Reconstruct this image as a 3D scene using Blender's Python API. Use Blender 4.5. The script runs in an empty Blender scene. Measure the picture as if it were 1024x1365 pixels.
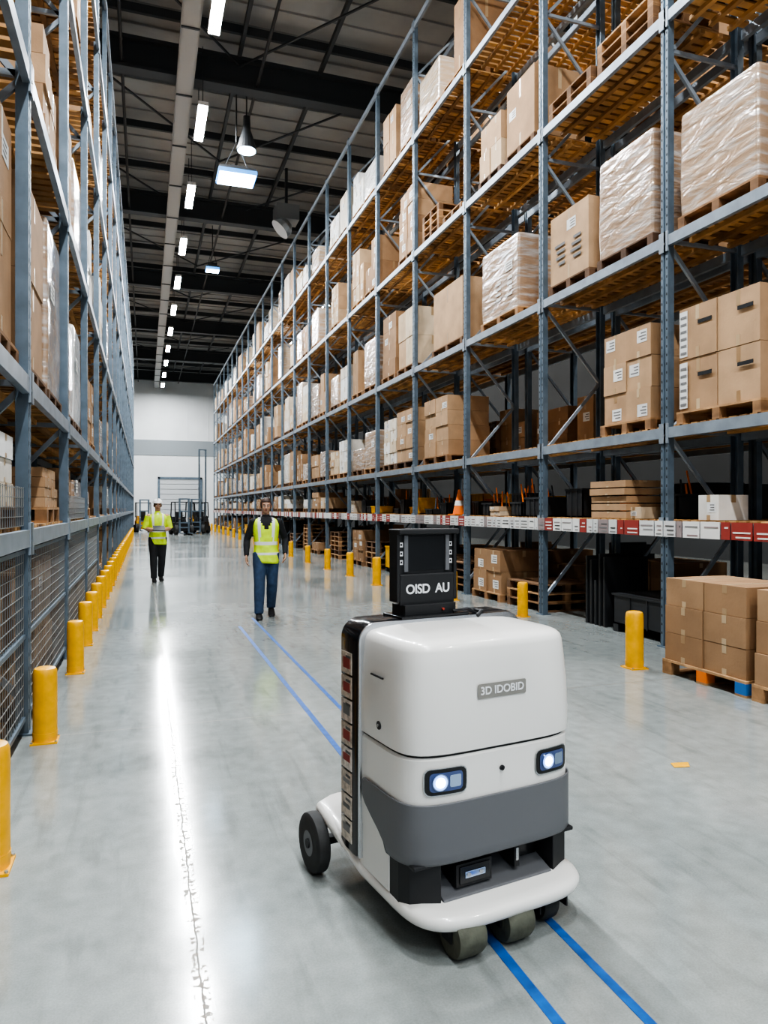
import bpy, bmesh, math, random
from mathutils import Vector, Matrix
random.seed(11)
R = random.random
def U(a,b): return random.uniform(a,b)
scene = bpy.context.scene

# ------------------------------------------------------------------ materials
def pmat(name, col, rough=.5, metal=0., var=0., scale=4., bump=0., bscale=60., coat=0., emis=None, estr=0., ramp=None, spec=None, stretch=None):
    m = bpy.data.materials.new(name); m.use_nodes = True
    nt = m.node_tree; N = nt.nodes; L = nt.links
    b = N['Principled BSDF']
    b.inputs['Roughness'].default_value = rough
    b.inputs['Metallic'].default_value = metal
    b.inputs['Base Color'].default_value = (*col, 1)
    if coat: b.inputs['Coat Weight'].default_value = coat; b.inputs['Coat Roughness'].default_value = .08
    if spec is not None: b.inputs['Specular IOR Level'].default_value = spec
    tc = N.new('ShaderNodeTexCoord')
    src = tc.outputs['Object']
    if stretch:
        mp = N.new('ShaderNodeMapping'); mp.inputs['Scale'].default_value = stretch
        L.new(src, mp.inputs['Vector']); src = mp.outputs['Vector']
    colsock = None
    if ramp:
        at = N.new('ShaderNodeAttribute'); at.attribute_name = 'tint'
        cr = N.new('ShaderNodeValToRGB'); el = cr.color_ramp.elements
        el[0].position = ramp[0][0]; el[0].color = (*ramp[0][1], 1)
        el[1].position = ramp[-1][0]; el[1].color = (*ramp[-1][1], 1)
        for p, c in ramp[1:-1]:
            e = el.new(p); e.color = (*c, 1)
        L.new(at.outputs['Fac'], cr.inputs['Fac']); colsock = cr.outputs['Color']
    if var > 0:
        nz = N.new('ShaderNodeTexNoise'); nz.inputs['Scale'].default_value = scale; nz.inputs['Detail'].default_value = 5
        L.new(src, nz.inputs['Vector'])
        mr = N.new('ShaderNodeMapRange'); mr.inputs['From Min'].default_value = .3; mr.inputs['From Max'].default_value = .7
        mr.inputs['To Min'].default_value = 1-var; mr.inputs['To Max'].default_value = 1+var
        L.new(nz.outputs['Fac'], mr.inputs['Value'])
        hs = N.new('ShaderNodeHueSaturation'); hs.inputs['Color'].default_value = (*col, 1)
        if colsock: L.new(colsock, hs.inputs['Color'])
        L.new(mr.outputs['Result'], hs.inputs['Value']); colsock = hs.outputs['Color']
    if colsock: L.new(colsock, b.inputs['Base Color'])
    if bump > 0:
        n2 = N.new('ShaderNodeTexNoise'); n2.inputs['Scale'].default_value = bscale; n2.inputs['Detail'].default_value = 3
        L.new(src, n2.inputs['Vector'])
        bp = N.new('ShaderNodeBump'); bp.inputs['Strength'].default_value = bump; bp.inputs['Distance'].default_value = .01
        L.new(n2.outputs['Fac'], bp.inputs['Height']); L.new(bp.outputs['Normal'], b.inputs['Normal'])
    if emis:
        b.inputs['Emission Color'].default_value = (*emis, 1); b.inputs['Emission Strength'].default_value = estr
    return m

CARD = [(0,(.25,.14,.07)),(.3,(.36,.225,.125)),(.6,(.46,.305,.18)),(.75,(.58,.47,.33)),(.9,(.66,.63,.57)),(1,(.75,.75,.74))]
M = {}
M['card'] = pmat('cardboard', (.45,.3,.17), .75, var=.14, scale=3, bump=.15, bscale=40, ramp=CARD)
M['wood'] = pmat('pallet_wood', (.34,.2,.1), .8, var=.3, scale=8, ramp=[(0,(.09,.05,.03)),(.5,(.31,.17,.08)),(1,(.5,.31,.16))])
M['deck'] = pmat('deck_wood', (.36,.19,.08), .65, var=.35, scale=3, ramp=[(0,(.22,.11,.04)),(1,(.60,.34,.13))])
M['tape'] = pmat('packing_tape', (.5,.36,.2), .3, ramp=[(0,(.33,.21,.11)),(1,(.52,.40,.26))])
M['label'] = pmat('paper_label', (.75,.76,.76), .6, ramp=[(0,(.06,.06,.06)),(.25,(.28,.28,.28)),(.5,(.30,.045,.035)),(.51,(.5,.51,.52)),(1,(.72,.72,.70))])
M['steel'] = pmat('rack_steel_blue_grey', (.135,.18,.225), .42, metal=.35, var=.18, scale=6)
M['beam'] = pmat('beam_steel_grey', (.28,.33,.385), .40, metal=.35, var=.15, scale=5)
M['hole'] = pmat('dark_hole', (.015,.017,.02), .8)
M['yellow'] = pmat('safety_yellow', (.80,.41,.012), .4, var=.15, scale=9, bump=.05)
M['dark'] = pmat('dark_plastic', (.025,.027,.03), .5, var=.2)
M['red'] = pmat('red_plastic', (.38,.05,.03), .5)
M['blue'] = pmat('blue_plastic', (.03,.16,.45), .5)
M['orange'] = pmat('orange_plastic', (.8,.2,.03), .5)
M['galv'] = pmat('galvanised_wire', (.40,.42,.43), .35, metal=.8)

def wrapmat():
    m = bpy.data.materials.new('shrink_wrap'); m.use_nodes = True
    nt = m.node_tree; N = nt.nodes; L = nt.links
    b = N['Principled BSDF']
    b.inputs['Roughness'].default_value = .2; b.inputs['Specular IOR Level'].default_value = .9
    b.inputs['Coat Weight'].default_value=.7; b.inputs['Coat Roughness'].default_value=.08
    tc = N.new('ShaderNodeTexCoord'); mp = N.new('ShaderNodeMapping'); mp.inputs['Rotation'].default_value = (.35,.25,.0)
    mp.inputs['Scale'].default_value = (1.2,1.2,9)
    nz = N.new('ShaderNodeTexNoise'); nz.inputs['Scale'].default_value = 1.9; nz.inputs['Detail'].default_value = 7; nz.inputs['Distortion'].default_value = .5
    L.new(tc.outputs['Object'], mp.inputs['Vector']); L.new(mp.outputs['Vector'], nz.inputs['Vector'])
    at = N.new('ShaderNodeAttribute'); at.attribute_name='tint'
    cr = N.new('ShaderNodeValToRGB'); el=cr.color_ramp.elements
    el[0].color=(*CARD[0][1],1); el[1].color=(*CARD[-1][1],1)
    for p,c in CARD[1:-1]:
        e=el.new(p); e.color=(*c,1)
    L.new(at.outputs['Fac'],cr.inputs['Fac'])
    mr = N.new('ShaderNodeMapRange'); mr.inputs['From Min'].default_value = .46; mr.inputs['From Max'].default_value = .78
    mr.inputs['To Min'].default_value = .10; mr.inputs['To Max'].default_value = .85
    L.new(nz.outputs['Fac'], mr.inputs['Value'])
    mx=N.new('ShaderNodeMixRGB'); L.new(mr.outputs['Result'],mx.inputs['Fac']); L.new(cr.outputs['Color'],mx.inputs[1]); mx.inputs[2].default_value=(.60,.63,.66,1)  # pale grey streaks paint the film's shine into the base colour
    L.new(mx.outputs[0], b.inputs['Base Color'])
    n2=N.new('ShaderNodeTexNoise'); n2.inputs['Scale'].default_value=2.6; n2.inputs['Detail'].default_value=5; n2.inputs['Distortion'].default_value=.7
    mp2=N.new('ShaderNodeMapping'); mp2.inputs['Scale'].default_value=(1,1,3.0); mp2.inputs['Rotation'].default_value=(-.5,.2,0)
    L.new(tc.outputs['Object'], mp2.inputs['Vector']); L.new(mp2.outputs[0], n2.inputs['Vector'])
    bp = N.new('ShaderNodeBump'); bp.inputs['Strength'].default_value = .8; bp.inputs['Distance'].default_value = .035
    L.new(n2.outputs['Fac'], bp.inputs['Height']); L.new(bp.outputs['Normal'], b.inputs['Normal']); L.new(bp.outputs['Normal'], b.inputs['Coat Normal'])
    return m
M['wrap'] = wrapmat()

def floormat():
    m = bpy.data.materials.new('polished_concrete'); m.use_nodes = True
    nt = m.node_tree; N = nt.nodes; L = nt.links; b = N['Principled BSDF']
    tc = N.new('ShaderNodeTexCoord'); src = tc.outputs['Object']
    def noise(sc, det=5, dist=0):
        n = N.new('ShaderNodeTexNoise'); n.inputs['Scale'].default_value = sc; n.inputs['Detail'].default_value = det; n.inputs['Distortion'].default_value = dist
        L.new(src, n.inputs['Vector']); return n
    n1 = noise(.5,6,.6); n2 = noise(9,5); n3 = noise(130,2)
    r1 = N.new('ShaderNodeValToRGB'); r1.color_ramp.elements[0].position=.3; r1.color_ramp.elements[1].position=.72
    r1.color_ramp.elements[0].color=(.225,.25,.245,1); r1.color_ramp.elements[1].color=(.335,.36,.352,1)
    L.new(n1.outputs['Fac'], r1.inputs['Fac'])
    def mult(a, bsock, lo, hi, fmin=.3, fmax=.7):
        mr = N.new('ShaderNodeMapRange'); mr.inputs['From Min'].default_value=fmin; mr.inputs['From Max'].default_value=fmax
        mr.inputs['To Min'].default_value=lo; mr.inputs['To Max'].default_value=hi; L.new(bsock, mr.inputs['Value'])
        hs = N.new('ShaderNodeHueSaturation'); L.new(a, hs.inputs['Color']); L.new(mr.outputs['Result'], hs.inputs['Value']); return hs.outputs['Color']
    c = mult(r1.outputs['Color'], n2.outputs['Fac'], .88, 1.09)
    c = mult(c, n3.outputs['Fac'], .90, 1.06)
    sp = N.new('ShaderNodeSeparateXYZ'); L.new(src, sp.inputs[0])
    def mth(op, a, bb=None, cc=None):
        k = N.new('ShaderNodeMath'); k.operation = op
        for i, s in enumerate((a,bb,cc)):
            if s is None: continue
            if isinstance(s,(int,float)): k.inputs[i].default_value = s
            else: L.new(s, k.inputs[i])
        return k.outputs[0]
    wob = mth('MULTIPLY', mth('SUBTRACT', n2.outputs['Fac'], .5), .025)
    def joint(coord, off, period, w):
        a = mth('ADD', mth('ADD', coord, -off), wob)
        a = mth('ADD', a, period*.5)
        a = mth('FLOORED_MODULO', a, period)
        a = mth('ABSOLUTE', mth('SUBTRACT', a, period*.5))
        return mth('LESS_THAN', a, w)
    j = mth('MAXIMUM', joint(sp.outputs[0], .18, 6.0, .0035), joint(sp.outputs[1], 5.5, 6.0, .006))
    n4 = noise(40,4)
    jw = mth('MULTIPLY', joint(sp.outputs[0], .18, 6.0, .026), mth('GREATER_THAN', n4.outputs['Fac'], .55))
    mx = N.new('ShaderNodeMixRGB'); L.new(mth('MULTIPLY', j, .7), mx.inputs['Fac']); L.new(c, mx.inputs[1]); mx.inputs[2].default_value=(.09,.07,.05,1)
    mx2 = N.new('ShaderNodeMixRGB'); L.new(mth('MULTIPLY', jw, .6), mx2.inputs['Fac']); L.new(mx.outputs[0], mx2.inputs[1]); mx2.inputs[2].default_value=(.19,.14,.09,1)
    # tyre scuffs and worn patches
    mpp = N.new('ShaderNodeMapping'); mpp.inputs['Scale'].default_value=(6,1.2,1); mpp.inputs['Rotation'].default_value=(0,0,.3); L.new(src, mpp.inputs[0])
    ns = N.new('ShaderNodeTexNoise'); ns.inputs['Scale'].default_value=1.5; ns.inputs['Detail'].default_value=8; L.new(mpp.outputs[0], ns.inputs['Vector'])
    c2 = mult(mx2.outputs[0], ns.outputs['Fac'], .74, 1.0, .25, .45)
    mp3 = N.new('ShaderNodeMapping'); mp3.inputs['Scale'].default_value=(14,.7,1); mp3.inputs['Rotation'].default_value=(0,0,-.12); L.new(src, mp3.inputs[0])
    n5 = N.new('ShaderNodeTexNoise'); n5.inputs['Scale'].default_value=1.0; n5.inputs['Detail'].default_value=5; L.new(mp3.outputs[0], n5.inputs['Vector'])
    c2 = mult(c2, n5.outputs['Fac'], 1.0, .86, .60, .72)
    L.new(c2, b.inputs['Base Color'])
    mr = N.new('ShaderNodeMapRange'); mr.inputs['From Min'].default_value=.3; mr.inputs['From Max'].default_value=.7; mr.inputs['To Min'].default_value=.09; mr.inputs['To Max'].default_value=.17
    L.new(n1.outputs['Fac'], mr.inputs['Value'])
    rj = mth('MAXIMUM', mr.outputs['Result'], mth('MULTIPLY', mth('MAXIMUM', j, jw), .5))
    L.new(rj, b.inputs['Roughness'])
    b.inputs['Specular IOR Level'].default_value=.75
    bp = N.new('ShaderNodeBump'); bp.inputs['Strength'].default_value=.05; bp.inputs['Distance'].default_value=.003
    L.new(n2.outputs['Fac'], bp.inputs['Height']); L.new(bp.outputs['Normal'], b.inputs['Normal'])
    return m
M['floor'] = floormat()

# ------------------------------------------------------------------ mesh builder
class MB:
    def __init__(s): s.v=[]; s.f=[]; s.m=[]; s.t=[]; s.mats=[]
    def mi(s, m):
        if m not in s.mats: s.mats.append(m)
        return s.mats.index(m)
    def add(s, vs, fs, m, t=.5):
        o = len(s.v); s.v += [tuple(x) for x in vs]; i = s.mi(m)
        for f in fs: s.f.append([o+k for k in f]); s.m.append(i); s.t.append(t)
    def box(s, x0,x1,y0,y1,z0,z1, m, t=.5):
        if x0>x1: x0,x1=x1,x0
        if y0>y1: y0,y1=y1,y0
        v=[(x0,y0,z0),(x1,y0,z0),(x1,y1,z0),(x0,y1,z0),(x0,y0,z1),(x1,y0,z1),(x1,y1,z1),(x0,y1,z1)]
        s.add(v, [(3,2,1,0),(4,5,6,7),(0,1,5,4),(1,2,6,5),(2,3,7,6),(3,0,4,7)], m, t)
    def beam(s, p, q, w, h, m, t=.5, up=Vector((0,0,1))):
        p=Vector(p); q=Vector(q); d=(q-p).normalized()
        a=d.cross(up)
        if a.length<.01: a=d.cross(Vector((1,0,0)))
        a.normalize(); b=a.cross(d).normalized()
        v=[]
        for c in (p,q):
            for sa,sb in ((-1,-1),(1,-1),(1,1),(-1,1)): v.append(c+a*sa*w/2+b*sb*h/2)
        s.add(v, [(3,2,1,0),(4,5,6,7),(0,1,5,4),(1,2,6,5),(2,3,7,6),(3,0,4,7)], m, t)
    def loft(s, rings, m, c0=True, c1=True, t=.5, closed=True):
        n=len(rings[0]); v=[p for r in rings for p in r]; f=[]
        for i in range(len(rings)-1):
            for k in range(n if closed else n-1):
                k2=(k+1)%n; f.append((i*n+k,i*n+k2,(i+1)*n+k2,(i+1)*n+k))
        if c0: f.append(tuple(range(n-1,-1,-1)))
        if c1: f.append(tuple((len(rings)-1)*n+k for k in range(n)))
        s.add(v,f,m,t)
    def tube(s, pts, rads, m, n=12, ref=Vector((1,0,0)), t=.5, caps=True):
        pts=[Vector(p) for p in pts]; rings=[]
        for i,p in enumerate(pts):
            d=(pts[min(i+1,len(pts)-1)]-pts[max(i-1,0)]).normalized()
            a=ref-d*ref.dot(d)
            if a.length<.05: a=Vector((0,1,0))-d*d.y
            a.normalize(); b=d.cross(a)
            r=rads[i] if isinstance(rads[i],tuple) else (rads[i],rads[i])
            rings.append([p+a*r[0]*math.cos(2*math.pi*k/n)+b*r[1]*math.sin(2*math.pi*k/n) for k in range(n)])
        s.loft(rings,m,caps,caps,t)
    def cyl(s, c, r, h, axis, m, n=24, t=.5):
        c=Vector(c); d={'x':Vector((1,0,0)),'y':Vector((0,1,0)),'z':Vector((0,0,1))}[axis]
        s.tube([c-d*h/2,c+d*h/2],[r,r],m,n,ref=Vector((0,0,1)) if axis!='z' else Vector((1,0,0)),t=t)
    def ell(s, c, r, m, nu=16, nv=10, t=.5, test=None):
        v=[];f=[]
        for j in range(nv+1):
            ph=math.pi*j/nv
            for i in range(nu):
                th=2*math.pi*i/nu
                v.append((c[0]+r[0]*math.sin(ph)*math.cos(th), c[1]+r[1]*math.sin(ph)*math.sin(th), c[2]-r[2]*math.cos(ph)))
        for j in range(nv):
            for i in range(nu):
                q=(j*nu+i,j*nu+(i+1)%nu,(j+1)*nu+(i+1)%nu,(j+1)*nu+i)
                if test:
                    cc=[sum(v[k][a] for k in q)/4 for a in range(3)]
                    if not test(*cc): continue
                f.append(q)
        s.add(v,f,m,t)
    def build(s, name, parent=None, smooth=False, bevel=0, loc=None, rot=None, mods=None, merge=True):
        me=bpy.data.meshes.new(name); me.from_pydata(s.v,[],s.f); 
        for m in s.mats: me.materials.append(M[m] if isinstance(m,str) else m)
        me.polygons.foreach_set('material_index', s.m)
        at=me.attributes.new('tint','FLOAT','FACE'); at.data.foreach_set('value', s.t)
        bm=bmesh.new(); bm.from_mesh(me)
        if smooth and merge: bmesh.ops.remove_doubles(bm, verts=bm.verts, dist=1e-5)
        bmesh.ops.recalc_face_normals(bm, faces=bm.faces); bm.to_mesh(me); bm.free()
        if smooth:
            for p in me.polygons: p.use_smooth=True
        ob=bpy.data.objects.new(name, me); scene.collection.objects.link(ob)
        if loc: ob.location=loc
        if rot: ob.rotation_euler=rot
        if bevel:
            b=ob.modifiers.new('bevel','BEVEL'); b.width=bevel; b.segments=2; b.limit_method='ANGLE'; b.angle_limit=.6
        if smooth:
            try:
                me.set_sharp_from_angle(angle=math.radians(38))
            except Exception: pass
        if parent: ob.parent=parent
        return ob
def empty(name, loc=(0,0,0), rz=0):
    e=bpy.data.objects.new(name,None); e.location=loc; e.rotation_euler=(0,0,rz); e.empty_display_size=.2
    scene.collection.objects.link(e); return e

# ------------------------------------------------------------------ room shell
YB, YF, XL, XR, ZC = -14, 73, -11, 17, 15.2
mb=MB(); mb.box(XL,XR,YB,YF,-.2,0,'floor'); mb.build('floor')
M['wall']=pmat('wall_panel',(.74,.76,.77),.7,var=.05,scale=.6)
M['walldk']=pmat('side_wall_shade',(.05,.055,.06),.7,var=.1,scale=.6)  # near-black tone paints the deep shade behind the racks into the walls
M['wallband']=pmat('wall_band',(.27,.30,.32),.6)
M['ceil']=pmat('ceiling_deck',(.34,.345,.34),.7,var=.2,scale=.5)
M['truss']=pmat('truss_steel',(.05,.058,.065),.55)
M['duct']=pmat('cable_tray_grey',(.36,.36,.35),.5,metal=.2)
mb=MB(); mb.box(XL,XR,YF,YF+.3,0,ZC,'wall')
mb.box(XL,XR,YF-.06,YF,6.8,8.3,'wallband')
for x in range(-10,17,2): mb.box(x-.03,x+.03,YF-.03,YF,8.3,ZC,'wall')
mb.build('wall_back')
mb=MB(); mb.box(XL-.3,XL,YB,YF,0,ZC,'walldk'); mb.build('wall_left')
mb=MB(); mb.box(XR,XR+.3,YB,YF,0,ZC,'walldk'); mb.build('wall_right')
M['door']=pmat('dock_door',(.55,.57,.59),.5)
mb=MB()
for k in range(9): mb.box(1.4,5.2,YF-.16,YF-.10,k*.5+.02,k*.5+.48,'door')
mb.box(1.2,1.4,YF-.25,YF-.08,0,4.7,'steel'); mb.box(5.2,5.4,YF-.25,YF-.08,0,4.7,'steel'); mb.box(1.2,5.4,YF-.25,YF-.08,4.5,4.7,'steel')
mb.build('door_1')
mb=MB(); mb.box(XL,XR,YB,YF,ZC,ZC+.3,'ceil')
for i in range(int((YF-YB)/.9)):
    y=YB+i*.9; mb.box(XL,XR,y,y+.22,ZC-.06,ZC,'ceil')
mb.build('ceiling')
root=empty('roof_structure')
mb=MB()
for y in range(-10,73,10):
    yy=y+1
    mb.box(XL,XR,yy-.2,yy+.2,14.55,14.6+.05,'truss'); mb.box(XL,XR,yy-.2,yy+.2,13.75,13.83,'truss'); mb.box(XL,XR,yy-.03,yy+.03,13.83,14.55,'truss')
for i in range(28):
    y=-10+i*3; mb.box(XL,XR,y-.05,y+.05,14.75,14.98,'truss')
for x in (-9,-6,-3.4,-1.6,2.6,5.0,9,12,15):
    mb.box(x-.05,x+.05,YB,YF-.1,14.62,14.78,'truss')
for i in range(14):
    y=-8+i*6
    for a,b_ in (((-1.6,y,14.5),(2.6,y+5,14.5)),((2.6,y+5,14.45),(6.4,y,14.45))):
        mb.beam(a,b_,.05,.05,'truss')
mb.build('purlins_and_girders',root)
mb=MB()
for x in (3.1,-.6,7.6):
    mb.tube([(x,YB,13.9),(x,YF-.1,13.9)],[.045,.045],'dark',8)
mb.build('sprinkler_pipes',root)
mb=MB()
mb.box(.85,1.27,YB+.1,YF-.1,13.35,13.43,'duct'); mb.box(.83,.86,YB+.1,YF-.1,13.35,13.55,'duct'); mb.box(1.26,1.29,YB+.1,YF-.1,13.35,13.55,'duct')
for i in range(28): 
    y=-12+i*3; mb.box(.84,1.28,y-.03,y+.03,13.32,13.36,'truss'); mb.box(1.05,1.09,y,y+.04,13.43,14.9,'truss')
mb.build('cable_tray')

# ------------------------------------------------------------------ LED strips
M['led']=pmat('led_emitter',(1,1,1),.4,emis=(.95,.98,1),estr=390)
M['led2']=pmat('led_emitter_side',(1,1,1),.4,emis=(1,.96,.9),estr=380)
M['white']=pmat('white_fixture',(.7,.7,.7),.5)
def strips(name,x,y0,n,step,z=12.9,mat='led'):
    mb=MB()
    for i in range(n):
        y=y0+i*step
        mb.box(x-.14,x+.14,y-1.05,y+1.05,z+.02,z+.12,'white')
        mb.add([(x-.12,y-1.0,z+.015),(x-.12,y+1,z+.015),(x+.12,y+1,z+.015),(x+.12,y-1,z+.015)],[(0,1,2,3)],mat)
        for dy in(-.8,.8): mb.box(x-.01,x+.01,y+dy-.01,y+dy+.01,z+.12,14.7,'truss')
    return mb.build(name)
strips('led_strip_lights',1.56,16.4-5.2*5,16,5.2)
strips('led_strip_lights_side_aisle',-5.6,-8,8,10,mat='led2')
strips('led_strip_lights_side_aisle',9.6,-6,8,9,mat='led2')
M['panel']=pmat('panel_emitter',(1,1,1),.4,emis=(.55,.8,1),estr=26)
M['panelframe']=pmat('panel_frame_glow',(.05,.25,.6),.4,emis=(.1,.4,1),estr=.5)  # blue tone and weak emission put the panel's glow into its housing
def highbay(x,y,z,w=1.1,d=.9,bulb=True):
    mb=MB()
    mb.box(x-w/2,x+w/2,y-d/2,y+d/2,z,z+.12,'panelframe')
    mb.box(x-w/2+.03,x+w/2-.03,y-d/2+.03,y+d/2-.03,z+.12,z+.2,'dark')
    a=w*.47;b_=d*.47; mb.add([(x-a,y-b_,z-.01),(x-a,y+b_,z-.01),(x+a,y+b_,z-.01),(x+a,y-b_,z-.01)],[(0,1,2,3)],'panel')
    mb.box(x-.2,x+.2,y-.15,y+.15,z+.2,z+.35,'dark')
    for sx in(-.4,.4): mb.beam((x+sx*w,y,z+.12),(x,y,z+1.1),.02,.02,'dark')
    mb.tube([(x,y,z+1.1),(x,y,14.7)],[.02,.02],'dark',8)
    if bulb:
        mb.tube([(x+.3,y,z+.9),(x+.3,y,z+1.2),(x+.3,y,z+1.5),(x+.3,y,z+1.9)],[.3,.22,.12,.1],'dark',20)
        mb.tube([(x+.3,y,z+.88),(x+.3,y,z+.92)],[.26,.26],'panel',20)
        mb.tube([(x+.3,y,z+1.9),(x+.3,y,14.7)],[.02,.02],'dark',8)
    return mb.build('high_bay_light')
highbay(2.56,21.3,11.3); highbay(2.97,33.8,12.6,.6,.5,False)
mb=MB()
mb.tube([(5.0,27.7,12.5),(5.15,27.7,12.65),(5.25,27.7,12.8)],[.42,.4,.28],'galv',20); mb.box(4.8,5.7,27.3,28.1,12.82,13.4,'galv'); mb.box(5.2,5.3,27.6,27.7,13.4,14.9,'truss')
mb.build('unit_heater')

# ------------------------------------------------------------------ racks
LV=[1.45,2.53,4.73,7.3,9.9,12.4]
BAY=2.7
def rack(xf, s, ys, rows=2):
    root=empty('pallet_rack')
    up=MB(); bm_=MB(); br=MB(); dk=MB()
    D=1.1
    for r in range(rows):
        x0=xf+s*r*(D+.2)
        for k,y in enumerate(ys):
            for fr in (0,1):
                px=x0+s*D*fr; f=s if fr==0 else -s
                prof=[(0,-.06),(0,-.018),(.022,-.012),(.022,.012),(0,.018),(0,.06),(.085,.06),(.085,.045),(.03,.045),(.03,-.045),(.085,-.045),(.085,-.06)]
                rings=[[(px+f*a,y+b,z) for a,b in prof] for z in (0,12.5)]
                up.loft(rings,'steel')
                up.box(px-f*.03,px+f*.12,y-.09,y+.09,0,.012,'steel')
                if r==0 and fr==0 and y<16:
                    for i in range(120):
                        z=.15+i*.1
                        for yy in(-.04,.04): up.add([(px-f*.0015,y+yy-.008,z),(px-f*.0015,y+yy+.008,z),(px-f*.0015,y+yy+.008,z+.028),(px-f*.0015,y+yy-.008,z+.028)],[(0,1,2,3)],'hole')
            z=.25; fl=0
            while z<12.2:
                a,b_=(x0+s*.06,x0+s*(D-.06))
                if fl: a,b_=b_,a
                br.beam((a,y,z),(b_,y,z+1.1),.035,.045,'beam')
                z+=1.1; fl^=1
                if fl==0: br.beam((x0+s*.06,y,z+.04),(x0+s*(D-.06),y,z+.04),.035,.045,'beam')
        for k in range(len(ys)-1):
            ya,yb=ys[k]+.06,ys[k+1]-.06
            for z in LV:
                for fr in (0,1):
                    px=x0+s*(D*fr); f=s if fr==0 else -s
                    bm_.box(px-f*.012,px+f*.04,ya,yb,z-.12,z,'beam')
                    if fr==0 and r==0 and ya<25:
                        bm_.box(px-f*.018,px+f*.0,ya-.10,ya+.012,z-.18,z+.05,'beam'); bm_.box(px-f*.018,px+f*.0,yb-.012,yb+.05,z-.18,z+.05,'beam')
                        bm_.box(px-f*.024,px+f*.0,ya-.09,ya-.075,z-.1,z-.08,'galv')
                if z<12:
                    y=ya+.02
                    while y<yb-.1:
                        dk.box(x0+s*.045,x0+s*(D-.045),y,y+.09,z,z+.022,'deck',R()); y+=.135 if y<30 else .27
                    for q in (.3,.55,.8):
                        dk.box(x0+s*(D*q-.03),x0+s*(D*q+.03),ya,yb,z-.05,z,'deck',R())
    up.build('uprights',root); bm_.build('beams',root); br.build('bracing',root); dk.build('decking',root)
    return root
XRK, XLK = 5.68, -.78
YR=[6.76+BAY*k for k in range(-3,22)]
YL=[5.64+BAY*k for k in range(-3,20)]
rack(XRK, 1, YR); rack(XLK,-1, YL)

mb=MB(); y=YR[0]+.1
while y<YR[-1]:
    w=U(.10,.30)
    q=R(); t=.5 if q<.28 else (.3 if q<.42 else U(.6,.95))
    mb.box(XRK-.03,XRK-.02,y,y+w-.02,1.28,1.46,'label',t)
    if y<22:
        for i in range(3):
            z=1.30+i*.047
            if R()<.8: mb.box(XRK-.033,XRK-.03,y+.02,y+w-.04-U(0,.05),z,z+.016,'label',.9 if t==.5 else U(.0,.35))
    y+=w
mb.build('rack_label_strip')

# ------------------------------------------------------------------ stock
def pallet(mb,x0,x1,y0,y1,z,col='wood',simple=False):
    t=R()
    mb.box(x0,x1,y0,y1,z+.118,z+.14,col,t)
    for i in range(3):
        yy=y0+(y1-y0-.1)*i/2; mb.box(x0,x1,yy,yy+.1,z,z+.02,col,t*.7)
        for j in range(3):
            xx=x0+(x1-x0-.1)*j/2; mb.box(xx,xx+.1,yy,yy+.1,z+.02,z+.118,col,t*.5)
def cartons(mb,x0,x1,y0,y1,z0,z1,ny,nz,face,tint,lab=.5,nx=2,ragged=0):
    g=.004
    for i in range(ny):
        for j in range(nz):
            if ragged and j==nz-1 and ny>1 and R()<ragged: continue
            a=y0+(y1-y0)*i/ny+g; b_=y0+(y1-y0)*(i+1)/ny-g
            c=z0+(z1-z0)*j/nz+g*.5; d=z0+(z1-z0)*(j+1)/nz-g*.5
            jit=U(-.016,.016)
            mb.box(x0+jit,x1+jit,a,b_,c,d,'card',min(1,max(0,tint+U(-.12,.12))))
            fx=(x0 if face<0 else x1)+jit; e=face*.002
            mid=(a+b_)/2
            mb.box(fx,fx+e,mid-.025,mid+.025,c+(d-c)*.72,d,'tape',R())
            mb.box(fx,fx+e,mid-.025,mid+.025,c,c+(d-c)*.2,'tape',R())
            xm=(x0+x1)/2; mb.box(xm-.03+jit,xm+.03+jit,a-.002,a,c+(d-c)*.7,d,'tape',R())
            mb.box(x0+jit+.01,x1+jit-.01,mid-.025,mid+.025,d,d+.0015,'tape',R())
            if R()<lab:
                w=min(.22,(b_-a)*.4); h=min(.15,(d-c)*.4); ly=a+U(.03,max(.04,(b_-a)-w-.03)); lz=c+U(.03,max(.04,(d-c)-h-.03))
                mb.box(fx,fx+e*1.5,ly,ly+w,lz,lz+h,'label',U(.7,1))
                for q in range(3): mb.box(fx,fx+e*2,ly+.015,ly+w*U(.5,.9),lz+h*(.2+.25*q),lz+h*(.3+.25*q),'label',.1)
def wrapped(mb,xa,xb,ya,yb,z0,z1,t):
    rings=[]
    for f,o in ((0,-.012),(.02,0),(.3,.010),(.6,.004),(.96,.002),(.99,-.006),(1,-.03)):
        z=z0+(z1-z0)*f; r=.035; P=[]
        for cx,cy,a0 in ((xb,yb,0),(xa,yb,1),(xa,ya,2),(xb,ya,3)):
            sx=1 if cx==xb else -1; sy=1 if cy==yb else -1
            for k in range(4):
                a=math.pi/2*(a0+k/3); P.append((cx-sx*(r-o)+r*math.cos(a),cy-sy*(r-o)+r*math.sin(a),z))
        rings.append(P)
    mb.loft(rings,'wrap',t=t)
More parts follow.
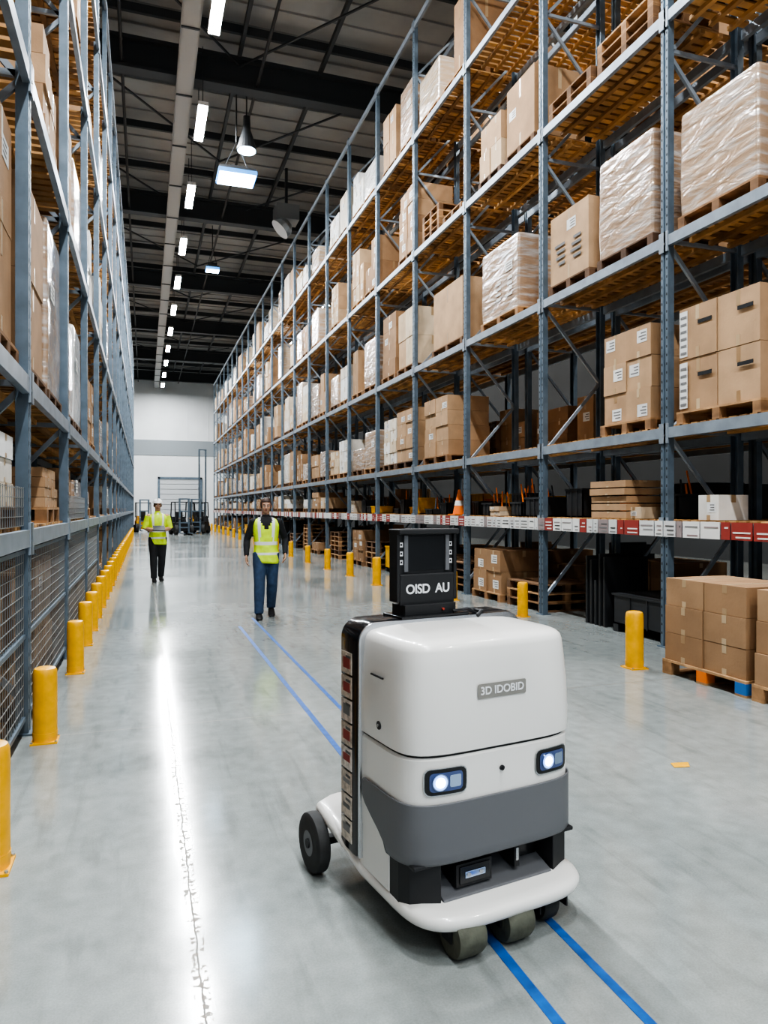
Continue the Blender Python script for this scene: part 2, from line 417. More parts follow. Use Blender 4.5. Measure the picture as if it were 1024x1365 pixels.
def load(mb,side,y0,y1,z,H,kind,tint=.3,ny=2,nz=3,lab=.5,row=0,inset=.05,lift=.022,ragged=0):
    s=1 if side=='R' else -1
    xf=(XRK if s>0 else XLK)+s*(inset+row*1.3)
    xa,xb=sorted((xf,xf+s*.98)); face=-s
    z+=lift
    pallet(mb,xa,xb,y0,y1,z,'wood')
    z+=.14
    if kind=='wrap':
        wrapped(mb,xa+.02,xb-.02,y0+.02,y1-.02,z-.02,z+H,tint)
        if lab>R():
            fx=xa+.008 if face<0 else xb-.008
            mb.box(fx,fx+face*.004,y0+.2,y0+.45,z+H*.55,z+H*.55+.16,'label',.95)
            for q in range(3): mb.box(fx,fx+face*.006,y0+.22,y0+.40,z+H*.55+.03+.04*q,z+H*.55+.045+.04*q,'label',.1)
    else:
        cartons(mb,xa+.03,xb-.03,y0+.03,y1-.03,z,z+H,ny,nz,face,tint,lab,ragged=ragged)
near=[('R',5.48,6.6,2,1.15,'wrap',.42,2,3,0),('R',7.02,8.12,2,1.28,'wrap',.28,1,1,0),('R',8.3,9.32,2,1.0,'box',.66,1,1,1),
 ('R',10.25,11.6,2,1.22,'wrap',.25,1,1,1),('R',12.4,13.9,2,1.18,'box',.45,1,1,.3),
 ('R',5.45,6.62,1,1.15,'box',.42,2,2,.2),('R',7.06,8.05,1,1.15,'box',.5,2,3,1),
 ('R',13.1,14.4,1,1.2,'box',.42,2,4,.6),('R',14.9,16.2,1,1.2,'box',.40,2,4,.6),
 ('R',9.75,10.7,3,1.1,'box',.45,1,1,.3),('R',10.85,11.7,3,.95,'box',.68,2,2,.3),
 ('R',4.0,5.3,3,.9,'box',.4,2,2,.3),('R',4.1,5.2,2,1.3,'wrap',.5,2,3,.3),('R',4.1,5.2,1,1.2,'box',.4,2,3,.6),
 ('R',14.9,16.0,3,1.5,'box',.3,2,4,.6),
 ('L',4.75,5.5,1,1.5,'box',.25,1,2,.5),('L',3.1,4.4,1,1.3,'box',.35,2,3,.3),
 ('L',5.9,7.0,1,1.45,'box',.2,1,2,.3),('L',7.15,8.2,1,1.6,'wrap',.3,2,3,.3),
 ('L',3.2,4.6,2,1.7,'wrap',.3,2,3,.3)]
for (sd,a,b_,lv,H,kind,t,ny,nz,lab) in near:
    mb=MB(); load(mb,sd,a,b_,LV[lv],H,kind,t,ny,nz,lab)
    if (sd,a)==('R',5.45):
        z=LV[1]+.162
        for j in range(2):
            mb.box(XRK+.058,XRK+.062,b_-.16,b_-.04,z+j*.575+.03,z+j*.575+.54,'label',.9)
            for q in range(6): mb.box(XRK+.054,XRK+.058,b_-.15,b_-.06,z+j*.575+.06+q*.08,z+j*.575+.085+q*.08,'label',.15)
            for yy in (a+.2,a+.75): mb.box(XRK+.056,XRK+.060,yy-.1,yy+.1,z+j*.575+.36,z+j*.575+.40,'hole')
    if (sd,a)==('R',10.25) or (sd,a)==('R',8.3):
        z=LV[2]+.162
        for yy in (a+.2,a+.6): 
            for q in range(4): mb.box(XRK+.050,XRK+.054,yy,yy+U(.12,.26),z+.25+q*.09,z+.29+q*.09,'label',.8 if a>9 else .1)
    mb.build('shrink_wrapped_pallet_load' if kind=='wrap' else 'pallet_of_cartons')
mb=MB()
for i in range(5): cartons(mb,5.75,6.35,7.55,8.3,1.475+i*.1,1.475+(i+1)*.1-.012,1,1,-1,.35,0)
mb.build('flat_carton_stack')
mb=MB(); cartons(mb,5.8,6.2,6.05,6.35,1.475,1.75,1,1,-1,.95,1); mb.build('white_carton')
mb=MB()
for (a,b_,n) in ((7.0,8.1,3),(8.25,9.3,2),(5.4,6.55,4)):
    for i in range(n): pallet(mb,5.72,6.7,a,b_,7.322+i*.143)
mb.build('empty_pallet_stack')
mb=MB()
for (a,b_,n) in ((12.4,13.3,1),(13.5,14.4,4)):
    for i in range(n): pallet(mb,5.72,6.7,a,b_,7.322+i*.143)
mb.build('empty_pallet_stack')

def occupied(side,y0,y1,lv,row):
    if row: return False
    for n in near:
        if n[0]==side and n[3]==lv and y0<n[2] and y1>n[1]: return True
    return False
hmax=[.85,1.6,1.95,1.95,1.9,1.6]
for side,ys in (('R',YR),('L',YL)):
    for row in (0,1):
        mb=MB()
        for k in range(1,len(ys)-1):
            if row and ys[k]>32: continue
            for lv in range(5):
                for h in (0,1):
                    a=ys[k]+.12+h*1.25; b_=a+U(.92,1.16)
                    if occupied(side,a,b_,lv,row): continue
                    if side=='R' and row==0 and ys[k]<12.1 and lv in(0,3,4): continue
                    if side=='R' and row==0 and ys[k]<12 and lv==2: continue
                    if side=='R' and row==0 and ys[k]<13 and lv==1: continue
                    if side=='R' and lv==0 and row==0 and ys[k]<22: continue
                    if side=='R' and lv==3 and row==0 and ys[k]<14.3: continue
                    if side=='R' and lv==0 and row==1 and ys[k]<16: continue
                    if R()<(.12 if row==0 else (.15 if lv<2 else .4)): continue
                    H=U(.42,.95)*(hmax[lv]-.25)
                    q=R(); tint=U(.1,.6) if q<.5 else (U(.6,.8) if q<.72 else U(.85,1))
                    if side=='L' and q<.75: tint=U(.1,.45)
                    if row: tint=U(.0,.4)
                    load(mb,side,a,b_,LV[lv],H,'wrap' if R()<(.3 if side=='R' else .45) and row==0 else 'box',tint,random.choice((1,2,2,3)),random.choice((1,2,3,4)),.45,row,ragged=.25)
        mb.build('rack_stock_cartons')
def bin_(mb,x,y,w,d,h,z,col):
    t=.02
    mb.box(x,x+w,y,y+d,z,z+t,col)
    mb.box(x,x+t,y,y+d,z,z+h,col); mb.box(x+w-t,x+w,y,y+d,z,z+h,col); mb.box(x,x+w,y,y+t,z,z+h,col); mb.box(x,x+w,y+d-t,y+d,z,z+h,col)
    mb.box(x-.015,x+w+.015,y-.015,y+d+.015,z+h-.03,z+h,col); mb.box(x+t,x+w-t,y+t,y+d-t,z+h*.4,z+h*.6,'dark')
    for q in(.33,.66): mb.box(x-.01,x,y+d*q-.01,y+d*q+.01,z,z+h,col)
mb=MB()
for k in range(1,len(YR)-1):
    for h in (0,1):
        a=YR[k]+.15+h*1.25
        for row in (0,1):
            if YR[k]<6 and row==0: continue
            q=R()
            if YR[k]<9 and row==0: q=.9 if h else .5
            if q<.35: load(mb,'R',a,a+1.1,0,U(.4,1.0),'box',U(.0,.4),2,random.choice((2,3)),.6,row,lift=.0,ragged=.3)
            elif q<.6:
                x=XRK+.15+row*1.3
                bin_(mb,x,a,.9,1.0,.55 if YR[k]>9 else .4,.1,'yellow' if YR[k]>9 or h else 'dark')
                for yy in(a,a+.9): mb.box(x,x+.9,yy,yy+.1,0,.1,'dark')
            elif q<.8:
                for i in range(random.randint(3,7)): pallet(mb,XRK+.1+row*1.3,XRK+1.05+row*1.3,a,a+1.1,i*.143)
            else:
                x=XRK+.2+row*1.3
                for i in range(5):
                    mb.box(x,x+.7,a+.1*i,a+.1*i+.04,0,U(.6,1.1),random.choice(('wood','dark','dark')),U(.1,.8))
mb.build('ground_level_goods')
mb=MB()
for k in range(1,len(YL)-1):
    for h in (0,1):
        a=YL[k]+.15+h*1.25
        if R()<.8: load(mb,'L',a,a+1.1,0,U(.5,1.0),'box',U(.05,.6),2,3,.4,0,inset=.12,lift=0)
mb.build('ground_level_goods')
mb=MB()
y=6.95
while y<21:
    if not (7.4<y<8.35 or 12.5<y<13.3 or any(abs(y+.2-p)<.3 for p in YR)):
        h=U(.12,.42); w=U(.25,.45); c=random.choice(('yellow','dark','dark','orange','card','dark','card'))
        x=U(5.78,6.1)
        if c=='card': cartons(mb,x,x+.5,y,y+w,1.475,1.475+h,1,random.choice((1,2)),-1,U(.1,.95),.8)
        else: bin_(mb,x,y,.5,w,h,1.475,c)
        if R()<.6:
            for i in range(4): mb.tube([(x+.1+.08*i,y+.1,1.475+h*.5),(x+.12+.08*i,y+U(.05,.25),1.475+h+U(.1,.3))],[.012,.012],random.choice(('dark','steel','orange')),6)
    y+=U(.36,.55)
y=6.95
while y<15.5:
    bin_(mb,7.05,y,.7,.6,U(.3,.5),1.475,random.choice(('yellow','dark','dark','orange'))); y+=.72
mb.build('storage_bins')
mb=MB()
mb.box(5.78,6.12,12.83,13.17,1.475,1.495,'orange')
mb.tube([(5.95,13.0,1.495),(5.95,13.0,1.65),(5.95,13.0,1.66),(5.95,13.0,1.76),(5.95,13.0,1.77),(5.95,13.0,1.98)],[.13,.098,.097,.07,.068,.025],'orange',16)
mb.tube([(5.95,13.0,1.66),(5.95,13.0,1.76)],[.10,.075],'label',16,t=1)
mb.build('traffic_cone')

root=empty('wire_mesh_cage')
mb=MB()
for k in range(2,6):
    ya,yb=YL[k]+.08,YL[k+1]-.08; x=XLK-.03
    n=int((yb-ya)/.075)
    for i in range(n+1):
        y=ya+(yb-ya)*i/n; mb.box(x-.0025,x+.0025,y-.0025,y+.0025,.12,1.3,'galv')
    for i in range(16): 
        z=.12+i*1.18/15; mb.box(x-.003,x+.003,ya,yb,z-.0025,z+.0025,'galv')
    for z in (.12,.7,1.3): mb.box(x-.015,x+.015,ya,yb,z-.015,z+.015,'steel')
    if k in(2,4):
        for i in range(n+1):
            y=ya+(yb-ya)*i/n; mb.box(x-.0025,x+.0025,y-.0025,y+.0025,1.48,1.75,'galv')
        for i in range(5):
            z=1.48+i*.065; mb.box(x-.003,x+.003,ya,yb,z-.0025,z+.0025,'galv')
mb.build('mesh_panels',root)

def floorload(y0,y1,x0=4.8,x1=5.55,ny=2,blk='blue'):
    mb=MB()
    mb.box(x0,x1,y0,y1,.118,.14,'wood',.9)
    for i in range(3):
        yy=y0+(y1-y0-.12)*i/2; mb.box(x0,x1,yy,yy+.12,0,.02,'wood',.7)
        for j in range(3):
            xx=x0+(x1-x0-.1)*j/2; mb.box(xx,xx+.1,yy,yy+.12,.02,.118,blk if (i==0) else ('orange' if i==1 else 'wood'),.6)
    cartons(mb,x0+.02,x1-.02,y0+.02,y1-.02,.14,.93,ny,3,-1,.22,.0)
    return mb.build('pallet_of_cartons',bevel=.004)
floorload(4.72,5.74,ny=2); floorload(3.6,4.66,ny=2,blk='orange')

# ------------------------------------------------------------------ bollards
def bollard_mesh():
    mb=MB(); pr=[(0,.078),(.02,.078),(.44,.078),(.485,.076),(.503,.068),(.51,.05),(.512,.004)]
    mb.loft([[(r*math.cos(2*math.pi*k/28),r*math.sin(2*math.pi*k/28)*1.0,z) for k in range(28)] for z,r in pr],'yellow')
    mb.tube([(0,0,.04),(0,0,.07)],[.0805,.0805],'yellow',28)
    mb.box(-.085,.085,-.085,.085,0,.012,'yellow')
    for a in(-.075,.075):
        for b_ in(-.075,.075): mb.cyl((a,b_,.016),.008,.01,'z','galv',8)
    return mb
proto=bollard_mesh().build('safety_bollard',smooth=True)
BR=[(4.66,5.98,1.12),(5.31,9.36,1),(5.11,11.43,1),(4.60,14.18,1.15),(4.62,16.3,1.1),(4.57,18.3,1.05),(4.57,20.7,1),(4.62,23.5,1)]+[(4.62,23.5+2.7*i,1) for i in range(1,14)]
BL=[(-.655,3.55,1.1),(-.65,5.39,1),(-.64,7.54,1),(-.66,9.03,1),(-.66,10.1,1)]+[(-.67,10.1+1.15*i,1) for i in range(1,30)]
first=True
for x,y,s in BR+BL:
    if first: ob=proto; first=False
    else: ob=bpy.data.objects.new('safety_bollard',proto.data); scene.collection.objects.link(ob)
    ob.location=(x,y,0); ob.scale=(s,s,s)

M['bluepaint']=pmat('blue_floor_paint',(.015,.10,.36),.4,var=.3,scale=14)
mb=MB(); mb.box(1.22-.02,1.22+.02,-3,9.8,.0005,.002,'bluepaint'); mb.box(1.49-.018,1.49+.018,-3,10.5,.0005,.002,'bluepaint')
mb.build('floor_marking_lines')
mb=MB(); mb.add([(3.10,3.60,.003),(3.2,3.58,.003),(3.24,3.64,.006),(3.13,3.67,.003)],[(0,1,2,3)],'yellow'); mb.build('tape_scrap')

# ------------------------------------------------------------------ robot
rob=empty('delivery_robot',(1.29,2.315,0),math.radians(9))
M['rwhite']=pmat('robot_white',(.74,.735,.71),.3,coat=.35)
M['rgrey']=pmat('robot_grey',(.14,.145,.155),.45)
M['rblack']=pmat('robot_gloss_black',(.010,.011,.013),.2,coat=.3)
M['rmatt']=pmat('robot_matt_black',(.02,.021,.023),.55)
M['glass']=pmat('dark_display_glass',(.006,.007,.009),.35)
M['rubber']=pmat('wheel_rubber',(.10,.105,.08),.7,var=.25,scale=20,bump=.2)
M['rubberdk']=pmat('dark_tyre',(.03,.031,.031),.7,var=.2,scale=20)
M['silver']=pmat('silver_trim',(.55,.56,.57),.25,metal=.9)
M['lamp']=pmat('headlamp_led',(1,1,1),.3,emis=(.75,.88,1),estr=22)
M['lampdim']=pmat('headlamp_glow',(.05,.08,.22),.12,coat=1)
M['lampglow']=pmat('headlamp_halo',(.2,.35,.9),.2,emis=(.25,.45,1),estr=1.6)
M['chrome']=pmat('lamp_reflector',(.5,.62,.85),.12,metal=1)
M['plate']=pmat('name_plate',(.30,.29,.265),.4,metal=.3)
M['sticker']=pmat('sticker_print',(.5,.42,.33),.5,ramp=[(0,(.46,.36,.28)),(.5,(.60,.55,.48)),(.8,(.46,.30,.22)),(1,(.64,.62,.58))],var=.4,scale=45)
M['text']=pmat('text_white',(.75,.76,.78),.5)
NS=5.0
def front(hw,yc,D,z,n=56,cx=0,ns=None):
    e=2/(ns or NS); pts=[]
    for i in range(n+1):
        t=math.pi*i/n; c=math.cos(t); s_=math.sin(t)
        pts.append(Vector((cx-hw*math.copysign(abs(c)**e,c), yc-D*abs(s_)**e, z)))
    return pts
def ring(hw,yc,D,y1,z,r=.05,cx=0):
    p=front(hw,yc,D,z,cx=cx)
    for k in range(5):
        a=math.pi/2*k/4; p.append(Vector((cx+hw-r+r*math.cos(a),y1-r+r*math.sin(a),z)))
    for k in range(5):
        a=math.pi/2+math.pi/2*k/4; p.append(Vector((cx-hw+r+r*math.cos(a),y1-r+r*math.sin(a),z)))
    return p
HW,YC,DD=.395,.36,.27
def fy(x,hw=HW,D=DD): return YC-D*(max(0,1-abs(x/hw)**NS))**(1/NS)
mb=MB()
rs=[(.706,-.010),(.712,0),(.80,.003),(.92,-.002),(1.02,-.010),(1.075,-.016),(1.093,-.022),(1.105,-.034),(1.113,-.052),(1.119,-.09),(1.123,-.14),(1.126,-.2)]
mb.loft([ring(HW+o,YC,DD+o,.56+min(0,o*.3),z,r=.04) for z,o in rs],'rwhite')
mb.build('head_shell',rob,smooth=True)
mb=MB(); mb.loft([ring(HW-.014,YC,DD-.014,.55,z,r=.04) for z in(.69,.715)],'rmatt'); mb.build('seam',rob,smooth=True)
mb=MB()
mb.loft([ring(HW-.004+o,YC,DD-.004+o,.56,z,r=.04) for z,o in ((.33,-.01),(.34,0),(.45,.002),(.69,0),(.698,-.008))],'rwhite')
a_=HW-.006
mb.loft([[(x,y,z) for x,y in ((-a_,.27),(-a_+.03,.25),(a_-.03,.25),(a_,.27),(a_,.56),(-a_,.56))] for z in(.17,.34)],'rwhite')
mb.build('lower_body',rob,smooth=True)
def resamp(P,s0,n):
    L=[0]
    for a,b_ in zip(P,P[1:]): L.append(L[-1]+(b_-a).length)
    out=[]
    for i in range(n):
        s_=s0+(L[-1]-s0)*i/(n-1); k=0
        while k<len(L)-2 and L[k+1]<s_: k+=1
        f=(s_-L[k])/(L[k+1]-L[k]); out.append(P[k].lerp(P[k+1],min(1,max(0,f))))
    return out
mb=MB(); rings=[]
for z in [.315,.325,.35,.38,.41,.44,.47,.50,.52,.53,.535]:
    o=.004 if z>.32 else 0
    P=[Vector((-HW-o,.50,z)),Vector((-HW-o,.43,z))]+front(HW+o,YC,DD+o,z)+[Vector((HW+o,.43,z)),Vector((HW+o,.5,z))]
    u=min(1,max(0,(z-.325)/.15)); u=u*u*(3-2*u)
    s0=.225-.20*u
    if z>.52: s0+=(z-.52)*1.2
    rings.append(resamp(P,s0,80))
mb.loft(rings,'rgrey',False,False,closed=False)
ob=mb.build('grey_bumper_panel',rob,smooth=True); so=ob.modifiers.new('s','SOLIDIFY'); so.thickness=.006; so.offset=0
mb=MB()
mb.box(-.37,.37,.24,.255,.15,.34,'rmatt')
mb.box(-.37,.37,.11,.26,.305,.32,'rmatt')
for s_ in(-1,1):
    mb.loft([[(s_*.385,.27,z),(s_*.385,.20,z),(s_*.365,fy(.365)+.01,z),(s_*.26,fy(.26)+.006,z),(s_*.25,.20,z),(s_*.30,.25,z)] for z in(.15,.32)],'rmatt')
mb.loft([[(-.25,.10,.15),(.25,.10,.15),(.25,.10,.178),(-.25,.10,.178)],[(-.25,.24,.15),(.25,.24,.15),(.25,.24,.225),(-.25,.24,.225)]],'rgrey')
mb.build('sensor_recess',rob,bevel=.004)
mb=MB()
x=-.10
mb.box(x-.085,x+.075,.12,.235,.20,.285,'rmatt'); mb.box(x-.072,x+.062,.114,.12,.212,.275,'rblack'); mb.box(x-.05,x+.04,.111,.114,.232,.256,'chrome')
for dx in(-.035,.02): mb.cyl((x+dx,.110,.244),.009,.004,'y','silver',12)
mb.box(.09,.115,.13,.235,.21,.305,'rmatt'); mb.box(.096,.109,.127,.13,.235,.285,'silver'); mb.box(.15,.24,.19,.235,.21,.3,'rblack')
mb.build('sensor_lamps',rob,bevel=.003)
def base_ring(off,z,zr):
    P=[]; hw=.392+off
    for p in front(hw,.36,.375+off,z,ns=4.4): P.append(p)
    side=[(hw+.006,.5),(hw+.022,.66),(hw+.038,.78),(hw+.03,.90),(hw-.04,.945)]
    P+= [Vector((x,y,z)) for x,y in side]+[Vector((-x,y,z)) for x,y in reversed(side)]
    out=[]
    for p in P:
        u=min(1,max(0,(p.y-.45)/.4)); u=u*u*(3-2*u)
        out.append(Vector((p.x,p.y,p.z+u*.11)))
    return out
mb=MB(); mb.loft([base_ring(o,z,0) for z,o in ((.122,-.09),(.112,-.045),(.113,-.018),(.122,-.005),(.136,.001),(.152,.001),(.164,-.006),(.170,-.018),(.173,-.05),(.172,-.12))],'rwhite')
mb.build('base_fender',rob,smooth=True)
mb=MB(); mb.box(-.25,.25,.15,.75,.08,.125,'rmatt'); mb.build('chassis',rob,bevel=.01)
def wheel(name,x,y,r,w,mat,hub=True):
    mb=MB()
    pr=[(-w/2,r*.72),(-w/2,r*.9),(-w*.38,r*.98),(-w*.15,r),(w*.15,r),(w*.38,r*.98),(w/2,r*.9),(w/2,r*.72)]
    mb.loft([[(x+a,y+q*math.cos(2*math.pi*k/36),r+q*math.sin(2*math.pi*k/36)) for k in range(36)] for a,q in pr],mat)
    mb.cyl((x,y,r),r*.7,w*.8,'x','rmatt',24); mb.cyl((x,y,r),r*.42,w*1.02,'x','rgrey' if mat=='rubberdk' else mat,24); mb.cyl((x,y,r),r*.16,w*1.2,'x','rmatt',12)
    return mb.build(name,rob,smooth=True)
for s_ in(-1,1):
    wheel('rear_wheel',s_*.452,.85,.128,.06,'rubberdk')
wheel('front_wheel',-.20,.055,.080,.115,'rubber'); wheel('front_wheel',.015,.055,.080,.115,'rubber'); wheel('front_wheel',.20,.11,.080,.07,'rubberdk')
mb=MB()
for x in (-.20,.015,.20): 
    mb.box(x-.068,x-.062,.03,.09,.065,.125,'rmatt'); mb.box(x+.062,x+.068,.03,.09,.065,.125,'rmatt')
mb.box(-.43,.43,.83,.87,.11,.14,'rmatt')
mb.build('axle_forks',rob)
def arch(hw,top,y,r=.08,z0=.20):
    P=[Vector((-hw,y,z0))]
    for k in range(9):
        a=math.pi-math.pi/2*k/8; P.append(Vector((-hw+r+r*math.cos(a),y,top-r+r*math.sin(a))))
    for k in range(9):
        a=math.pi/2-math.pi/2*k/8; P.append(Vector((hw-r+r*math.cos(a),y,top-r+r*math.sin(a))))
    P.append(Vector((hw,y,z0))); return P
mb=MB(); mb.loft([arch(HW-.01,1.118,.50),arch(HW+.008,1.136,.505),arch(HW+.014,1.142,.52),arch(HW+.014,1.142,.655),arch(HW+.005,1.133,.67),arch(HW-.02,1.11,.675)],'rblack')
mb.build('rear_column',rob,smooth=True)
mb=MB(); mb.loft([arch(HW+.004,1.130,.488,r=.078),arch(HW+.010,1.138,.49),arch(HW+.010,1.138,.50),arch(HW+.004,1.130,.503)],'silver')
mb.build('column_trim',rob,smooth=True)
mb=MB(); z=.235; xs=-HW-.0155
for i in range(8):
    mb.box(xs-.003,xs,.545,.645,z,z+.088,'sticker',R())
    mb.box(xs-.004,xs-.003,.56,.625,z+.02+R()*.02,z+.05+R()*.02,'label',random.choice((.1,.5,.9,.2)))
    mb.box(xs-.004,xs-.003,.555,.60,z+.065,z+.075,'label',.05)
    z+=.098
mb.build('side_stickers',rob)
def conform(mb,x0,x1,z0,z1,off,m,rc=.02,nx=20,nz=8,t=.5):
    rings=[]; w=x1-x0; h=z1-z0
    for j in range(nz+1):
        fz=(1-math.cos(math.pi*j/nz))/2; z=z0+h*fz
        dz=min(z-z0,z1-z); ins=0
        if dz<rc: ins=rc-math.sqrt(max(0,rc*rc-(rc-dz)**2))
        rings.append([Vector((x0+ins+(w-2*ins)*i/nx, fy(x0+ins+(w-2*ins)*i/nx)-off, z)) for i in range(nx+1)])
    mb.loft(rings,m,False,False,closed=False,t=t)
def tilt(x):
    return math.atan2(fy(x+.002)-fy(x-.002),.004)
mb=MB(); HX=.245; HZ=.615
for s_ in(-1,1):
    c=s_*HX
    conform(mb,c-.086,c+.086,HZ-.050,HZ+.050,.003,'silver',.024)
    conform(mb,c-.082,c+.082,HZ-.046,HZ+.046,.0045,'rblack',.022)
    conform(mb,c-.066,c+.066,HZ-.034,HZ+.034,.006,'lampdim',.014)
    conform(mb,c+.012,c+.058,HZ-.022,HZ+.022,.007,'chrome',.006)
for s_ in(-1,1):
    c=s_*HX; x=c-.026
    for r,o,m_ in((.031,.010,'chrome'),(.027,.0112,'lampglow'),(.018,.0125,'lamp')):
        a=tilt(x); nv=Vector((math.sin(a),-math.cos(a),0))
        p=Vector((x,fy(x),HZ)); mb.tube([p+nv*.006,p+nv*o],[r,r],m_,24,ref=Vector((0,0,1)))
mb.build('headlights',rob)
mb=MB(); mb.cyl((0,fy(0)-.002,.625),.010,.006,'y','rmatt',20); mb.cyl((0,fy(0)-.005,.625),.005,.004,'y','rblack',16)
conform(mb,-.112,.112,.895,.950,.003,'plate',.006,8,6)
xs=-HW
mb.box(xs-.0045,xs+.001,.30,.40,.955,.961,'rmatt')
mb.cyl((xs-.002,.33,.775),.016,.008,'x','rmatt',20); mb.cyl((xs-.006,.33,.775),.006,.006,'x','silver',12)
mb.build('front_camera_and_plate',rob)
def text(s_,size,loc,rot,m,parent,name,sp=1.0,off=.02):
    cu=bpy.data.curves.new(name,'FONT'); cu.body=s_; cu.size=size; cu.extrude=.0008; cu.align_x='CENTER'; cu.align_y='CENTER'; cu.offset=size*off; cu.space_character=sp
    ob=bpy.data.objects.new(name,cu); scene.collection.objects.link(ob); ob.location=loc; ob.rotation_euler=rot; cu.materials.append(M[m]); ob.parent=parent; return ob
text('3D IDOBID',.041,(0,fy(0)-.0045,.9225),(math.pi/2,0,0),'text',rob,'plate_text')
dsp=empty('display',(-.04,.60,1.135),math.radians(2)); dsp.parent=rob
mb=MB()
mb.box(-.150,.150,-.02,.035,.065,.370,'rmatt')
mb.box(-.155,.155,-.055,.04,.355,.378,'rmatt')
mb.box(-.155,-.138,-.035,.035,.065,.37,'rmatt'); mb.box(.138,.155,-.035,.035,.065,.37,'rmatt')
mb.box(-.14,.14,-.035,-.02,.05,.185,'rmatt')
mb.build('housing',dsp,bevel=.006)
mb=MB(); mb.box(-.095,.095,-.024,-.02,.20,.345,'glass')
mb.box(-.116,-.097,-.030,-.02,.195,.350,'rgrey'); mb.box(.097,.116,-.030,-.02,.195,.350,'rgrey')
for sx in(-.127,.127):
    for z in(.225,.262,.30): mb.box(sx-.008,sx+.008,-.0225,-.02,z,z+.020,'text'); mb.box(sx-.004,sx+.004,-.0235,-.0225,z+.006,z+.015,'rmatt')
mb.build('screen',dsp)
text('OISD  AU',.056,(0,-.037,.118),(math.pi/2,0,0),'text',dsp,'display_text',.95,.02)
mb=MB(); mb.box(-.13,.13,-.06,.05,0,.055,'rmatt'); mb.box(-.17,.17,-.10,.06,-.01,.015,'rblack'); mb.cyl((.06,-.064,.03),.006,.01,'y','red',12)
mb.tube([(.1,-.08,.02),(.16,-.10,.03),(.22,-.09,.0),(.27,-.05,-.01)],[.008]*4,'rmatt',8)
mb.tube([(.2,-.12,-.004),(.24,-.10,.012),(.25,-.04,.01)],[.01,.01,.006],'rmatt',8)
mb.build('mount',dsp,bevel=.005)

# ------------------------------------------------------------------ people
M['skin']=pmat('skin',(.42,.24,.16),.5); M['hair']=pmat('hair',(.05,.025,.016),.6,bump=.4,bscale=120)
M['jeans']=pmat('denim',(.035,.065,.125),.85,var=.25,scale=14,bump=.4,bscale=25)
M['blackcloth']=pmat('black_cloth',(.018,.019,.022),.85,var=.2,scale=12,bump=.4,bscale=20)
M['hivis']=pmat('hi_vis_fabric',(.66,.90,.03),.6,var=.12,scale=12,bump=.5,bscale=14)
M['reflect']=pmat('reflective_tape',(.72,.74,.75),.3)
M['lip']=pmat('lip',(.3,.1,.08),.5); M['eyew']=pmat('eye_white',(.8,.8,.78),.3); M['shoe']=pmat('shoe_leather',(.015,.015,.015),.5)
M['helmet']=pmat('hard_hat_white',(.78,.78,.76),.3)
def remeshed(mb,name,vox,parent,classify=None,mats=None,iters=4):
    tmp=mb.build('tmp'); 
    r=tmp.modifiers.new('r','REMESH'); r.mode='VOXEL'; r.voxel_size=vox
    sm=tmp.modifiers.new('s','SMOOTH'); sm.factor=.5; sm.iterations=iters
    dg=bpy.context.evaluated_depsgraph_get(); me=bpy.data.meshes.new_from_object(tmp.evaluated_get(dg)); me.name=name
    bpy.data.objects.remove(tmp)
    me.materials.clear()
    for m in mats: me.materials.append(M[m])
    for p in me.polygons:
        p.use_smooth=True; p.material_index=mats.index(classify(p.center)) if classify else 0
    ob=bpy.data.objects.new(name,me); scene.collection.objects.link(ob); ob.parent=parent; return ob
def hand(parent,w,d,nrm,thumb,name):
    w=Vector(w); d=Vector(d).normalized(); nrm=Vector(nrm); nrm=(nrm-d*nrm.dot(d)).normalized(); S=d.cross(nrm)*thumb
    mb=MB(); mb.tube([w-d*.02,w+d*.02,w+d*.06,w+d*.092],[(.024,.018),(.036,.017),(.041,.015),(.036,.011)],'skin',14,ref=S)
    for off,ln in((-.030,.058),(-.010,.074),(.011,.080),(.031,.072)):
        p=w+d*.088+S*off; pts=[p-d*.015]; a=.25
        for sg in (.42,.33,.25):
            pts.append(pts[-1]+(d*math.cos(a)+nrm*math.sin(a))*(ln*sg+(.015 if sg==.42 else 0))); a+=.45
        mb.tube(pts,[.0095,.009,.0085,.007],'skin',10,ref=S)
    p=w+d*.025+S*.028; q=p+(d*.6+S*.75+nrm*.2).normalized()*.04; r_=q+(d*.85+S*.35+nrm*.35).normalized()*.032
    mb.tube([p,q,r_],[.013,.011,.008],'skin',10,ref=nrm)
    return remeshed(mb,name,.0045,parent,None,['skin'],2)
def shoe(mb,x,y,z,toe=-1,pitch=0):
    rings=[]
    for yy,hw,h in ((.09,.02,.05),(.08,.035,.08),(.03,.04,.10),(-.03,.042,.085),(-.09,.048,.06),(-.14,.046,.048),(-.175,.034,.038),(-.19,.015,.025)):
        pts=[]
        for k in range(14):
            a=2*math.pi*k/14; px=hw*1.1*math.cos(a); pz=h/2+h/2*math.sin(a)
            if math.sin(a)<0: pz=max(0,h/2+h/2*math.sin(a)*1.3)
            dy=yy+.14; yy2=-.14+dy*math.cos(pitch); zz=pz+max(0,dy)*math.sin(pitch)
            pts.append((x+px,y+yy2,z+zz))
        rings.append(pts)
    mb.loft(rings,'shoe')
